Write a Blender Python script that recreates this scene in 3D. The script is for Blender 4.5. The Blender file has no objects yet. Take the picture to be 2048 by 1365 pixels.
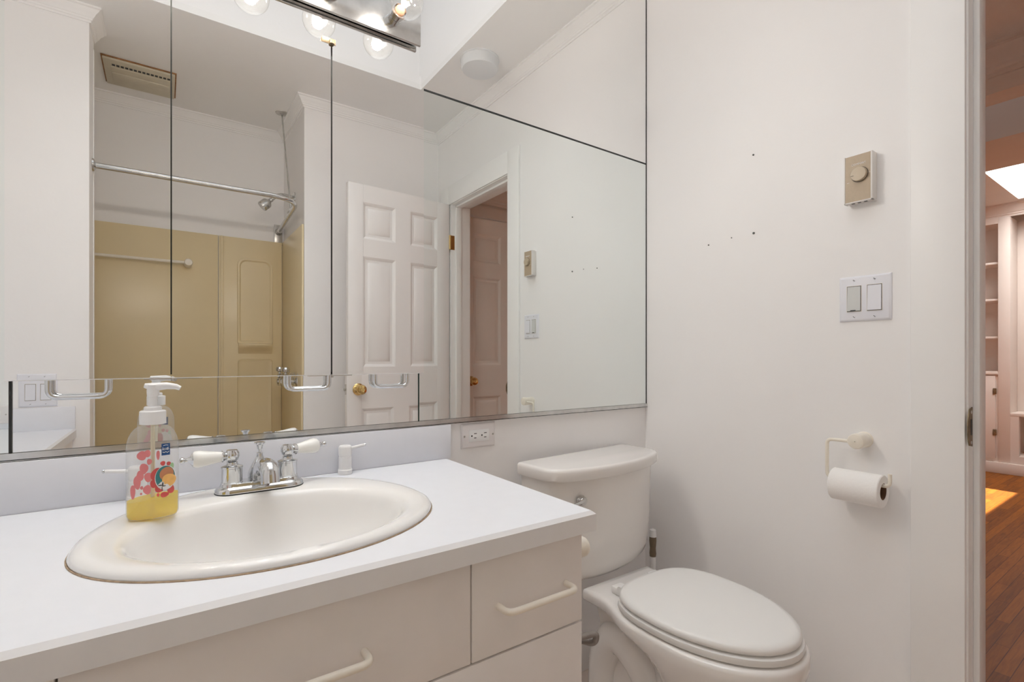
import bpy, bmesh, math, random
from mathutils import Vector, Matrix
C = bpy.context.scene
COL = C.collection
PI = math.pi
random.seed(7)

# ------------------------------------------------------------------ camera, world, lights, exposure
cam_d = bpy.data.cameras.new('camera'); cam = bpy.data.objects.new('camera', cam_d); COL.objects.link(cam)
cam.location = (0, 0, 1.06)
cam.rotation_euler = (PI/2, 0, -math.radians(34.95))
cam_d.sensor_fit = 'HORIZONTAL'; cam_d.sensor_width = 36.0
cam_d.lens = 36.0*996.4/2048
cam_d.shift_y = 33.9/2048
cam_d.clip_start = 0.02; cam_d.clip_end = 100
C.camera = cam
C.view_settings.view_transform = 'Standard'; C.view_settings.look = 'None'
C.view_settings.gamma = 1.0; C.view_settings.use_curve_mapping = False
C.view_settings.exposure = 0.62
C.cycles.max_bounces = 14; C.cycles.diffuse_bounces = 8; C.cycles.glossy_bounces = 8
C.cycles.transmission_bounces = 8; C.cycles.transparent_max_bounces = 24
C.cycles.sample_clamp_indirect = 6.0

wd = bpy.data.worlds.new('sky'); C.world = wd; wd.use_nodes = True
bg = wd.node_tree.nodes['Background']; bg.inputs[0].default_value = (0.80, 0.90, 1.0, 1); bg.inputs[1].default_value = 1.0

def lamp(name, kind, loc, energy, color=(1, 1, 1), size=None, direction=None):
    l = bpy.data.lights.new(name, kind); l.energy = energy; l.color = color
    if kind == 'AREA':
        l.shape = 'RECTANGLE'; l.size, l.size_y = size
    elif kind == 'SUN': l.angle = math.radians(0.6)
    elif size: l.shadow_soft_size = size
    o = bpy.data.objects.new(name, l); COL.objects.link(o); o.location = loc
    if direction is not None: o.rotation_euler = Vector(direction).to_track_quat('-Z', 'Y').to_euler()
    return o
lamp('sun', 'SUN', (6, 0, 8), 14.0, (1.0, 0.93, 0.80), direction=(-.66, .73, -2.84))
lamp('bathroom_skylight_daylight', 'AREA', (0.405, 0.605, 3.16), 4.6, (0.94, 0.968, 1.0), (1.43, 1.24), (0, 0, -1)).data.spread = math.radians(115)
lamp('far_room_skylight_daylight', 'AREA', (5.3, 0.62, 2.95), 26.0, (1.0, 0.95, 0.9), (1.6, 0.8), (0, 0, -1))
lamp('hall_added_fill', 'AREA', (2.96, 0.7, 2.93), 4.5, (1.0, 0.96, 0.92), (0.34, 1.6), (0, 0, -1))  # added fill from an unseen source, brightens the hall and the far beam's face

# ------------------------------------------------------------------ materials
def srgb(r, g, b):
    f = lambda c: (c/255/12.92) if c/255 <= .04045 else ((c/255+.055)/1.055)**2.4
    return (f(r), f(g), f(b), 1)
def mat(name, col, rough=.5, metal=0.0, spec=.5, noise=None, bump=None, coat=0.0):
    m = bpy.data.materials.new(name); m.use_nodes = True
    nt = m.node_tree; p = nt.nodes['Principled BSDF']
    p.inputs['Base Color'].default_value = col; p.inputs['Roughness'].default_value = rough
    p.inputs['Metallic'].default_value = metal; p.inputs['Specular IOR Level'].default_value = spec
    p.inputs['Coat Weight'].default_value = coat
    tc = nt.nodes.new('ShaderNodeTexCoord')
    if noise:
        sc, amt = noise
        n = nt.nodes.new('ShaderNodeTexNoise'); n.inputs['Scale'].default_value = sc; n.inputs['Detail'].default_value = 5
        nt.links.new(tc.outputs['Object'], n.inputs['Vector'])
        r = nt.nodes.new('ShaderNodeValToRGB'); r.color_ramp.elements[0].position = .3; r.color_ramp.elements[1].position = .7
        a = [c*(1-amt) for c in col[:3]]+[1]; b = [min(1, c*(1+amt)) for c in col[:3]]+[1]
        r.color_ramp.elements[0].color = a; r.color_ramp.elements[1].color = b
        nt.links.new(n.outputs[0], r.inputs[0]); nt.links.new(r.outputs[0], p.inputs['Base Color'])
    if bump:
        sc, st = bump
        n2 = nt.nodes.new('ShaderNodeTexNoise'); n2.inputs['Scale'].default_value = sc; n2.inputs['Detail'].default_value = 3
        nt.links.new(tc.outputs['Object'], n2.inputs['Vector'])
        bn = nt.nodes.new('ShaderNodeBump'); bn.inputs['Strength'].default_value = st; bn.inputs['Distance'].default_value = .002
        nt.links.new(n2.outputs[0], bn.inputs['Height']); nt.links.new(bn.outputs[0], p.inputs['Normal'])
    return m
def clear_mat(name, tint=(1, 1, 1, 1), edge=.4, diffuse=0.0, dcol=(1, 1, 1, 1)):
    m = bpy.data.materials.new(name); m.use_nodes = True; nt = m.node_tree
    for n in list(nt.nodes): nt.nodes.remove(n)
    out = nt.nodes.new('ShaderNodeOutputMaterial'); tr = nt.nodes.new('ShaderNodeBsdfTransparent'); tr.inputs[0].default_value = tint
    gl = nt.nodes.new('ShaderNodeBsdfGlossy'); gl.inputs['Roughness'].default_value = .03
    lw = nt.nodes.new('ShaderNodeLayerWeight'); pw_ = nt.nodes.new('ShaderNodeMath'); pw_.operation = 'POWER'; pw_.inputs[1].default_value = 3.5
    fr = nt.nodes.new('ShaderNodeMath'); fr.operation = 'MULTIPLY_ADD'; fr.inputs[1].default_value = edge; fr.inputs[2].default_value = .05
    nt.links.new(lw.outputs['Facing'], pw_.inputs[0]); nt.links.new(pw_.outputs[0], fr.inputs[0])
    mx = nt.nodes.new('ShaderNodeMixShader')
    nt.links.new(fr.outputs[0], mx.inputs[0])
    src = tr
    if diffuse:
        df = nt.nodes.new('ShaderNodeBsdfDiffuse'); df.inputs[0].default_value = dcol
        m2 = nt.nodes.new('ShaderNodeMixShader'); m2.inputs[0].default_value = diffuse
        nt.links.new(tr.outputs[0], m2.inputs[1]); nt.links.new(df.outputs[0], m2.inputs[2]); src = m2
    nt.links.new(src.outputs[0], mx.inputs[1]); nt.links.new(gl.outputs[0], mx.inputs[2]); nt.links.new(mx.outputs[0], out.inputs[0])
    return m
def emit_mat(name, col, s):
    m = bpy.data.materials.new(name); m.use_nodes = True; nt = m.node_tree
    for n in list(nt.nodes): nt.nodes.remove(n)
    out = nt.nodes.new('ShaderNodeOutputMaterial'); e = nt.nodes.new('ShaderNodeEmission')
    e.inputs[0].default_value = col; e.inputs[1].default_value = s; nt.links.new(e.outputs[0], out.inputs[0])
    return m
def translucent_mat(name, col):
    m = bpy.data.materials.new(name); m.use_nodes = True; nt = m.node_tree
    for n in list(nt.nodes): nt.nodes.remove(n)
    out = nt.nodes.new('ShaderNodeOutputMaterial'); e = nt.nodes.new('ShaderNodeBsdfTranslucent'); e.inputs[0].default_value = col
    nt.links.new(e.outputs[0], out.inputs[0]); return m
def wood_mat(name, dark, light, plank=.042, rough=.5):
    m = bpy.data.materials.new(name); m.use_nodes = True; nt = m.node_tree; p = nt.nodes['Principled BSDF']
    tc = nt.nodes.new('ShaderNodeTexCoord'); mp = nt.nodes.new('ShaderNodeMapping')
    nt.links.new(tc.outputs['Object'], mp.inputs[0])
    br = nt.nodes.new('ShaderNodeTexBrick'); br.inputs['Color1'].default_value = (.25, .25, .25, 1); br.inputs['Color2'].default_value = (.8, .8, .8, 1)
    br.inputs['Mortar'].default_value = (0, 0, 0, 1); br.inputs['Scale'].default_value = 1.0; br.inputs['Mortar Size'].default_value = .0012
    br.inputs['Brick Width'].default_value = .46; br.inputs['Row Height'].default_value = plank; br.inputs['Bias'].default_value = 0
    nt.links.new(mp.outputs[0], br.inputs[0])
    mp2 = nt.nodes.new('ShaderNodeMapping'); mp2.inputs['Scale'].default_value = (3, 40, 1); nt.links.new(tc.outputs['Object'], mp2.inputs[0])
    n = nt.nodes.new('ShaderNodeTexNoise'); n.inputs['Scale'].default_value = 2.2; n.inputs['Detail'].default_value = 7; n.inputs['Distortion'].default_value = 1.2
    nt.links.new(mp2.outputs[0], n.inputs['Vector'])
    ad = nt.nodes.new('ShaderNodeMix'); ad.data_type = 'FLOAT'; ad.inputs[0].default_value = .5
    nt.links.new(br.outputs[0], ad.inputs[2]); nt.links.new(n.outputs[0], ad.inputs[3])
    r = nt.nodes.new('ShaderNodeValToRGB'); r.color_ramp.elements[0].position = .2; r.color_ramp.elements[1].position = .75
    r.color_ramp.elements[0].color = dark; r.color_ramp.elements[1].color = light
    nt.links.new(ad.outputs[0], r.inputs[0]); nt.links.new(r.outputs[0], p.inputs['Base Color'])
    p.inputs['Roughness'].default_value = rough; p.inputs['Specular IOR Level'].default_value = .25
    return m

WALL = mat('wall_paint', srgb(245, 243.7, 243.5), .55, noise=(2.0, .012), bump=(90, .12))
CEIL = mat('ceiling_paint', srgb(243, 242, 241), .8, noise=(3, .01), bump=(60, .1))
TRIM = mat('trim_paint', srgb(245, 244, 243), .4, noise=(5, .01))
DOORM = mat('door_paint', srgb(242, 240, 239), .4, noise=(5, .01))
HALLP = mat('hall_paint', srgb(232, 223, 216), .6, noise=(4, .015))
LAMIN = mat('white_laminate', srgb(232, 234, 240), .38, noise=(30, .01))
LEDGE = mat('laminate_edge', srgb(234, 234, 236), .4, noise=(30, .012))
CABM = mat('cabinet_laminate', srgb(238, 234, 232), .5, noise=(14, .02))
CREAM = mat('cream_plastic', srgb(240, 233, 220), .35, noise=(60, .02))
WHITEP = mat('white_plastic', srgb(240, 240, 240), .35)
PLATEP = mat('switch_plate_plastic', srgb(232, 233, 240), .35)
SINKM = mat('sink_enamel', srgb(240, 239, 237), .12, coat=.3, noise=(6, .006))
TOILM = mat('toilet_china', srgb(236, 233, 230), .1, coat=.4, noise=(4, .006))
SEATM = mat('toilet_seat_plastic', srgb(235, 234, 232), .28)
PORC = mat('porcelain', srgb(244, 244, 240), .12, coat=.3)
CHROME = mat('chrome', (.70, .71, .72, 1), .06, 1.0)
STEEL = mat('worn_steel', (.55, .53, .5, 1), .28, 1.0, noise=(25, .2))
DULLCH = mat('dull_chrome', (.66, .66, .65, 1), .16, 1.0, noise=(30, .1))
BRASS = mat('brass', (.78, .56, .24, 1), .14, 1.0)
DKBRASS = mat('aged_brass', (.24, .18, .11, 1), .5, .6, noise=(80, .3))
MIR_N = mat('mirror_silver', (.93, .935, .93, 1), .0, 1.0)
MIR_G = mat('mirror_silver_green', (.885, .925, .915, 1), .0, 1.0)
DARK = mat('dark_gap', srgb(38, 40, 40), .5)
GLASSEDGE = mat('glass_edge', srgb(60, 80, 74), .2)
TAN = mat('tan_fibreglass', srgb(226, 209, 170), .3, noise=(3, .02))
TANEDGE = mat('tan_fibreglass_light', srgb(230, 214, 177), .3, noise=(3, .02))
THERMO = mat('thermostat_tan', srgb(180, 162, 138), .42, noise=(150, .03))
KNOBT = mat('thermostat_knob', srgb(186, 170, 146), .35)
GREYPAD = mat('grey_rocker', srgb(208, 210, 209), .4)
VENTM = mat('aged_vent_plastic', srgb(206, 198, 178), .5, noise=(25, .04))
RUST = mat('rusty_edge', srgb(150, 108, 70), .8, noise=(60, .35))
PAPER = mat('tissue_paper', srgb(246, 244, 242), .95, bump=(160, .5))
CARD = mat('cardboard', srgb(120, 88, 66), .9, noise=(60, .1))
RUBBERT = mat('tan_rubber', srgb(128, 112, 92), .7, noise=(60, .08))
HOSE = mat('braided_hose', srgb(150, 142, 136), .45, .15, bump=(600, .6))
CAULK = mat('aged_caulk', srgb(168, 146, 122), .9, noise=(120, .25))
TILE = mat('bath_floor_vinyl', srgb(226, 214, 206), .5, noise=(9, .04))
WOOD = wood_mat('oak_strip_floor', srgb(84, 38, 8), srgb(166, 98, 24))
CLEARP = clear_mat('clear_plastic', (.97, .975, .975, 1), .55, .10, (.95, .95, .95, 1))
BULBG = clear_mat('bulb_glass', (.96, .96, .955, 1), .7, .003, (1, .97, .92, 1))
LIQ = clear_mat('yellow_soap', srgb(255, 240, 130), .3, .5, srgb(254, 230, 80))
FIL = emit_mat('lamp_filament', (1.0, .72, .42, 1), 220.0)
COPPER = mat('lamp_stem', srgb(200, 160, 130), .25, .5)
FROST = translucent_mat('frosted_skylight', (.13, .14, .15, 1))
PINK = mat('print_pink', srgb(222, 132, 134), .4)
RED = mat('print_red', srgb(206, 84, 82), .4)
BLUE = mat('print_blue', srgb(34, 78, 134), .4)
TEAL = mat('print_teal', srgb(60, 128, 132), .4)
PEACH = mat('print_peach', srgb(244, 190, 112), .4, noise=(60, .12))
BROWN = mat('print_peach_shade', srgb(190, 128, 92), .4, noise=(60, .12))
PWHITE = mat('print_white', srgb(238, 236, 236), .4)
BLACK = mat('print_black', srgb(52, 48, 48), .5)
LGREEN = mat('print_leaf', srgb(168, 206, 160), .5)

# ------------------------------------------------------------------ mesh helpers
class M:
    def __init__(s): s.v = []; s.f = []
    def add(s, vs, fs, mtx=None):
        b = len(s.v)
        for p in vs:
            p = Vector(p)
            s.v.append(mtx @ p if mtx is not None else p)
        s.f += [[i+b for i in f] for f in fs]
        return s
    def addbm(s, bm, mtx=None):
        bm.verts.index_update()
        s.add([v.co.copy() for v in bm.verts], [[v.index for v in f.verts] for f in bm.faces], mtx); bm.free(); return s
    def box(s, x0, x1, y0, y1, z0, z1, bev=0, seg=2, mtx=None):
        bm = bmesh.new()
        vs = [bm.verts.new((x, y, z)) for z in (z0, z1) for y in (y0, y1) for x in (x0, x1)]
        for f in ((0, 2, 3, 1), (4, 5, 7, 6), (0, 1, 5, 4), (2, 6, 7, 3), (0, 4, 6, 2), (1, 3, 7, 5)): bm.faces.new([vs[i] for i in f])
        if bev: bmesh.ops.bevel(bm, geom=bm.edges[:], offset=bev, segments=seg, profile=.5, affect='EDGES')
        return s.addbm(bm, mtx)
    def loft(s, rings, cap0=True, cap1=True, closed=True, mtx=None):
        n = len(rings[0]); vs = [p for r in rings for p in r]; fs = []
        for i in range(len(rings)-1):
            for j in range(n if closed else n-1):
                k = (j+1) % n
                fs.append([i*n+j, i*n+k, (i+1)*n+k, (i+1)*n+j])
        if cap0: fs.append(list(range(n))[::-1])
        if cap1: fs.append([(len(rings)-1)*n+j for j in range(n)])
        return s.add(vs, fs, mtx)
    def lathe(s, prof, loc=(0, 0, 0), axis=(0, 0, 1), seg=32, cap=True):
        q = Vector(axis).normalized().to_track_quat('Z', 'Y').to_matrix().to_4x4(); mt = Matrix.Translation(loc) @ q
        rings = [[(r*math.cos(2*PI*i/seg), r*math.sin(2*PI*i/seg), h) for i in range(seg)] for r, h in prof]
        return s.loft(rings, cap, cap, mtx=mt)
    def cyl(s, r, a, b, seg=24):
        a, b = Vector(a), Vector(b); return s.lathe([(r, 0), (r, (b-a).length)], a, b-a, seg)
    def ball(s, r, c, seg=20, n=12, sz=1.0):
        return s.lathe([(max(1e-5, r*math.sin(PI*i/n)), -r*sz*math.cos(PI*i/n)) for i in range(n+1)], c, (0, 0, 1), seg)
    def tube(s, path, r, seg=12, cap=True, closed=False):
        P = [Vector(p) for p in path]; n = len(P); rr = r if isinstance(r, (list, tuple)) else [r]*n
        T = []
        for i in range(n):
            if closed: t = P[(i+1) % n]-P[i-1]
            else: t = P[min(i+1, n-1)]-P[max(i-1, 0)]
            T.append(t.normalized())
        ref = Vector((0, 0, 1)) if abs(T[0].z) < .9 else Vector((1, 0, 0))
        u = (ref-T[0]*ref.dot(T[0])).normalized(); rings = []
        for i in range(n):
            u = (u-T[i]*u.dot(T[i])).normalized(); w = T[i].cross(u)
            rings.append([P[i]+(u*math.cos(2*PI*k/seg)+w*math.sin(2*PI*k/seg))*rr[i] for k in range(seg)])
        if closed: rings.append(rings[0]); cap = False
        return s.loft(rings, cap, cap)
    def prism(s, poly, z0, z1, mtx=None):
        return s.loft([[(x, y, z0) for x, y in poly], [(x, y, z1) for x, y in poly]], mtx=mtx)
    def build(s, name, m, parent=None, local=False, smooth=35, loc=None):
        me = bpy.data.meshes.new(name); V = s.v
        off = Vector((0, 0, 0))
        if parent is not None:
            if not local: off = worldloc(parent)
        elif loc is not None: off = Vector(loc)
        else:
            lo = [min(p[i] for p in V) for i in range(3)]; hi = [max(p[i] for p in V) for i in range(3)]
            off = Vector(((lo[0]+hi[0])/2, (lo[1]+hi[1])/2, lo[2]))
        me.from_pydata([p-off for p in V], [], s.f); me.materials.append(m)
        bm = bmesh.new(); bm.from_mesh(me); bmesh.ops.recalc_face_normals(bm, faces=bm.faces[:]); bm.to_mesh(me); bm.free()
        if smooth:
            me.shade_smooth(); me.set_sharp_from_angle(angle=math.radians(smooth))
        me.update(); o = bpy.data.objects.new(name, me); COL.objects.link(o)
        if parent is not None: o.parent = parent
        else: o.location = off
        return o
def worldloc(o):
    v = Vector((0, 0, 0))
    while o is not None: v += o.location; o = o.parent
    return v
def arc(path, r, n=6):
    """round the corners of a polyline"""
    P = [Vector(p) for p in path]; out = [P[0]]
    for i in range(1, len(P)-1):
        a = (P[i-1]-P[i]); b = (P[i+1]-P[i]); d = min(r, a.length*.49, b.length*.49); a = P[i]+a.normalized()*d; b = P[i]+b.normalized()*d
        for k in range(n+1):
            t = k/n; out.append(a*(1-t)**2+P[i]*2*t*(1-t)+b*t*t)
    out.append(P[-1]); return out
def tag(o, label, cat, group=None):
    o['label'] = label; o['category'] = cat
    if group: o['group'] = group
    return o
def thing(name, loc, label, cat, group=None, rz=0):
    o = bpy.data.objects.new(name, None); COL.objects.link(o); o.location = loc; o.rotation_euler = (0, 0, rz); o.empty_display_size = .05
    return tag(o, label, cat, group)
def struct(o): o['kind'] = 'structure'; return o
def copy_tree(o, parent=None):
    c = o.copy(); COL.objects.link(c)
    if parent is not None: c.parent = parent
    for ch in list(o.children): copy_tree(ch, c)
    return c
def text_mesh(body, size, extrude=.0004):
    cu = bpy.data.curves.new('lettering', 'FONT'); cu.body = body; cu.size = size; cu.extrude = extrude; cu.align_x = 'CENTER'; cu.align_y = 'CENTER'
    to = bpy.data.objects.new('lettering', cu); COL.objects.link(to); bpy.context.view_layer.update()
    me = bpy.data.meshes.new_from_object(to.evaluated_get(bpy.context.evaluated_depsgraph_get()))
    bpy.data.objects.remove(to); bpy.data.curves.remove(cu)
    m = M(); m.add([v.co.copy() for v in me.vertices], [list(p.vertices) for p in me.polygons]); bpy.data.meshes.remove(me)
    return m

# ------------------------------------------------------------------ room shell
D = 1.248            # face of the mirrors
YW = 1.254           # face of the mirror wall
XR = 1.491           # face of the right wall
ZC = 2.524           # bathroom ceiling
YP = -.262; XP = -.257; TP = .165   # partition
YWING = -.487; XT = .646; YF = -1.07
XL = -.96
SKX0, SKX1, SKY0 = -.34, 1.150, -.04
DY0, DY1, DH = -.325, .349, 2.045   # doorway in right wall
WT = .125
struct(M().box(XL-.1, XR+WT, YW, YW+.12, 0, 3.3).build('wall_back', WALL))
w = M(); w.box(XR, XR+WT, DY1, YW, 0, ZC); w.box(XR, XR+WT, YWING, DY0, 0, ZC); w.box(XR, XR+WT, DY0, DY1, DH, ZC)
struct(w.build('wall_right', WALL))
struct(M().box(XL-.1, XL, YF, YW, 0, ZC).build('wall_left', WALL))
struct(M().box(XL, XP, YP-TP, YP, 0, ZC).build('wall_partition', WALL))
struct(M().box(XT, XR+WT, YWING-.11, YWING, 0, ZC).build('wall_front', WALL))
struct(M().box(XT, XT+.1, YF, YWING-.11, 0, ZC).build('wall_tub_end', WALL))
struct(M().box(XL-.1, XT+.1, YF-.1, YF, 0, ZC).build('wall_tub', WALL))
struct(M().box(XL-.1, XR+.07, YF-.1, YW+.1, -.05, 0).build('floor', TILE))
w = M(); T = .03
w.box(XL-.1, SKX0, YF-.1, YW, ZC, ZC+T); w.box(SKX1, XR+WT, YF-.1, YW, ZC, ZC+T); w.box(SKX0, SKX1, YF-.1, SKY0, ZC, ZC+T)
struct(w.build('ceiling', CEIL))
w = M(); ZT = 3.2
w.box(SKX0-.03, SKX0, SKY0-.03, YW, ZC+T, ZT); w.box(SKX1, SKX1+.03, SKY0-.03, YW, ZC+T, ZT); w.box(SKX0, SKX1, SKY0-.03, SKY0, ZC+T, ZT)
struct(w.build('wall_skylight_shaft', WALL))
struct(M().box(SKX0-.03, SKX1+.03, SKY0-.03, YW, ZT, ZT+.01).build('window_1', FROST))

def crown(path, name, H=.056, Pj=.044, zc=ZC, m=None):
    k = H/.092; kp = Pj/.075
    prof = [(0, -H), (.010*kp, -H), (.012*kp, -H+.012*k), (.020*kp, -H+.016*k), (.022*kp, -H+.026*k), (.028*kp, -H+.030*k), (.042*kp, -H+.052*k), (.059*kp, -.024*k), (.063*kp, -.016*k), (Pj, -.012*k), (Pj, 0), (0, 0)]
    P = [Vector((x, y)) for x, y in path]; n = len(P); rings = []
    for i in range(n):
        d0 = (P[i]-P[i-1]).normalized() if i else (P[1]-P[0]).normalized()
        d1 = (P[i+1]-P[i]).normalized() if i < n-1 else d0
        n0 = Vector((d0.y, -d0.x)); n1 = Vector((d1.y, -d1.x)); mm = (n0+n1)/(1+n0.dot(n1))
        rings.append([(P[i].x+mm.x*o, P[i].y+mm.y*o, zc+z) for o, z in prof])
    mb = M()
    mb.loft(rings); return struct(mb.build(name, m or TRIM, smooth=20))
crown([(XR, YW-.008), (XR, YWING), (XT, YWING), (XT, YF), (XL, YF)], 'trim_1')
crown([(XP, YP-TP), (XP, YP), (XL, YP)], 'trim_2')
# door casing on the bathroom side, jamb with stop, casing on hall side
CW = .104; CT = .012
w = M()
w.box(XR-CT, XR, DY1-.014, .436, 0, DH+CW, .003); w.box(XR-CT, XR, DY0-CW, DY0-.004, 0, DH+CW, .003); w.box(XR-CT, XR, DY0-.004, DY1-.014, DH-.014, DH+CW, .003)
struct(w.build('trim_3', TRIM))
w = M(); J = .018
w.box(XR-.003, XR+WT+.012, DY1-J, DY1, 0, DH, .0015); w.box(XR-.003, XR+WT+.012, DY0, DY0+J, 0, DH, .0015); w.box(XR-.003, XR+WT+.012, DY0, DY1, DH-J, DH, .0015)
w.box(XR+.030, XR+.068, DY1-J-.012, DY1-J, 0, DH-J, .002); w.box(XR+.030, XR+.068, DY0+J, DY0+J+.012, 0, DH-J, .002); w.box(XR+.030, XR+.068, DY0+J, DY1-J, DH-J-.012, DH-J, .002)
w.box(XR+WT, XR+WT+CT, DY1+.002, DY1+CW, 0, DH+CW, .003); w.box(XR+WT, XR+WT+CT, DY0-CW, DY0-.002, 0, DH+CW, .003); w.box(XR+WT, XR+WT+CT, DY0-CW, DY1+CW, DH+.002, DH+CW, .003)
jamb = struct(w.build('trim_4', TRIM))
struct(M().box(XR-.014, XR, .437, YW, 0, .11, .004).build('baseboard_right', TRIM))
struct(M().box(.64, XR-.014, YW-.014, YW, 0, .11, .004).build('baseboard_back', TRIM))
struct(M().box(XT, XR, YWING, YWING+.014, 0, .11, .004).build('baseboard_front', TRIM))

# ------------------------------------------------------------------ panelled doors
PANELS_Z = [(.24, .79), (1.01, 1.628), (1.728, 1.932)]
def door_leaf(Wd, H=2.03, T=.035, stile=.085, mull=.095):
    mb = M(); pw = (Wd-2*stile-mull)/2; xs = [(stile, stile+pw), (stile+pw+mull, Wd-stile)]
    mb.box(0, stile, 0, T, .012, H, .0015); mb.box(Wd-stile, Wd, 0, T, .012, H, .0015)
    mb.box(stile+pw, stile+pw+mull, 0, T, .012, H)
    zs = [.012]+[z for p in PANELS_Z for z in p]+[H]
    for i in range(0, len(zs), 2):
        for a, b in xs: mb.box(a, b, 0, T, zs[i], zs[i+1])
    for a, b in xs:
        for z0, z1 in PANELS_Z:
            mb.box(a, b, T/2-.006, T/2+.006, z0, z1)
            for side in (-1, 1):
                yb = T/2+side*.006; yt = T/2+side*(T/2)
                def ring(i, y): return [(a+i, y, z0+i), (b-i, y, z0+i), (b-i, y, z1-i), (a+i, y, z1-i)]
                mb.loft([ring(0, yt), ring(.008, yt-side*.004), ring(.012, yb+side*.002), ring(.016, yb)], False, False)
                mb.loft([ring(.030, yb), ring(.032, yb+side*.002), ring(.052, yt-side*.003)], False, True)
    return mb
def knob_mb(side, y, x, z):
    mb = M(); mb.lathe([(.001, 0), (.033, 0), (.034, .003), (.030, .007), (.020, .010), (.0105, .014), (.0105, .030), (.018, .036), (.026, .044), (.0275, .054), (.024, .062), (.012, .066), (.010, .0645), (.001, .0645)], (x, y, z), (0, side, 0), 32, False)
    return mb
# bathroom door, standing open: built along local +x from the hinge, rotated about it
LW = .652
root = thing('door_1', (XR-.012, DY0+.012, 0), 'open white six-panel bathroom door with brass knob', 'door', rz=PI-math.radians(3))
struct(root)
for k in ('label', 'category'): del root[k]
lf = door_leaf(LW)
lf.build('door_leaf', DOORM, root, local=True, smooth=30)
for side, y in ((1, .035), (-1, 0)): knob_mb(side, y, LW-.065, .90).build('door_knob', BRASS, root, local=True)
M().box(LW-.001, LW+.0012, .006, .029, .872, .930).build('latch_plate', STEEL, root, local=True)
M().box(LW, LW+.011, .012, .023, .893, .909, .003).build('latch_bolt', STEEL, root, local=True)
for z in (.22, 1.745):
    h = M(); h.cyl(.006, (-.003, -.006, z), (-.003, -.006, z+.09), 12); h.box(-.0015, .001, -.004, .030, z, z+.09)
    h.build('hinge', BRASS, root, local=True)
# hinge leaf on jamb that shows between door and casing
for z in (.22, 1.745): M().box(XR-.010, XR+.022, DY0+J, DY0+J+.0015, z, z+.09).build('hinge_plate', BRASS, jamb)
# strike plate
sp = M(); sy = DY1-J-.0018
sp.prism([(XR-.010, .872), (XR-.004, .862), (XR+.020, .858), (XR+.020, .948), (XR-.004, .944), (XR-.010, .930), (XR-.016, .915), (XR-.016, .888)], 0, .0018, Matrix(((1, 0, 0, 0), (0, 0, 1, sy), (0, 1, 0, 0), (0, 0, 0, 1))))
spo = sp.build('strike_plate', DKBRASS, jamb)
M().box(XR+.004, XR+.014, sy-.0006, sy+.0004, .885, .921).build('latch_hole', DARK, spo)
for z in (.868, .937): M().lathe([(.004, 0), (.0035, .001), (.001, .001)], (XR+.009, sy+.0002, z), (0, -1, 0), 12).build('screw', STEEL, spo)

# ------------------------------------------------------------------ hall and far room
XH = XR+WT; XB = 2.62; XF = 6.62; ZH = 2.25; ZR = 2.46
struct(M().box(XR+.07, XF+.1, -1.6, 3.0, -.05, 0).build('floor_hall', WOOD))
w = M(); w.box(XH, 1.672, YWING-.11, YWING, 0, ZC+.3); w.box(2.405, XB+.12, YWING-.11, YWING, 0, ZC+.3); w.box(1.672, 2.405, YWING-.11, YWING, 2.045, ZC+.3)
struct(w.build('wall_hall_end', HALLP))
struct(M().box(XH, XB, 2.6, 2.7, 0, ZC+.3).build('wall_hall_far', HALLP))
struct(M().box(XH-.12, XH, YW+.12, 2.7, 0, ZC+.3).build('wall_hall_left', HALLP))
struct(M().box(XH, XB+.12, YWING-.1, 2.7, ZH, ZH+.05).build('ceiling_hall', CEIL))
struct(M().box(XB, XB+.12, YWING, 2.7, 2.08, ZC+.4).build('wall_beam_hall', HALLP))
struct(M().box(3.18, 3.69, -1.6, 3.0, 2.08, ZC+.4).build('wall_beam_far', HALLP))
w = M(); w.box(XB+.12, XF, -1.7, -1.6, 0, ZC+.4); w.box(XB+.12, XB+.2, -1.6, YWING-.11, 0, ZC+.4)
struct(w.build('wall_far_right', HALLP))
struct(M().box(XB, XF, 3.0, 3.1, 0, ZC+.4).build('wall_far_left', HALLP))
struct(M().box(XF, XF+.1, -1.7, 3.1, 0, ZC+.4).build('wall_far', HALLP))
struct(M().box(XB, 3.2, -1.6, 3.0, ZC+.4, ZC+.41).build('added_hall_pane', FROST))  # unseen pane added over the gap between the beams to light the hall
KX0, KX1, KY0, KY1 = 4.4, 6.16, .19, 1.04
w = M(); w.box(3.60, KX0, -1.7, 3.1, ZR, ZR+.03); w.box(KX1, XF+.1, -1.7, 3.1, ZR, ZR+.03); w.box(KX0, KX1, -1.7, KY0, ZR, ZR+.03); w.box(KX0, KX1, KY1, 3.1, ZR, ZR+.03)
struct(w.build('ceiling_far', HALLP))
w = M(); w.box(KX0-.03, KX0, KY0-.03, KY1+.03, ZR+.03, 2.9); w.box(KX1, KX1+.03, KY0-.03, KY1+.03, ZR+.03, 2.9); w.box(KX0, KX1, KY0-.03, KY0, ZR+.03, 2.9); w.box(KX0, KX1, KY1, KY1+.03, ZR+.03, 2.9)
struct(w.build('wall_far_skylight_shaft', WALL))
crown([(XB, 2.6), (XB, YWING), (XH, YWING)], 'trim_5', zc=ZH, m=HALLP, H=.11, Pj=.07)
crown([(XF-.30, 3.0), (XF-.30, -1.6)], 'trim_6', zc=ZR, m=HALLP, H=.11, Pj=.08)
w = M(); w.box(1.60+.02, 1.672, YWING, YWING+.016, 0, 2.045+.075, .003); w.box(2.405, 2.48, YWING, YWING+.016, 0, 2.045+.075, .003); w.box(1.672, 2.405, YWING, YWING+.016, 2.045, 2.12, .003)
struct(w.build('trim_7', HALLP))
d2 = bpy.data.objects.new('door_2', None); COL.objects.link(d2); d2.location = (1.675, YWING-.042, 0); struct(d2)
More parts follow.
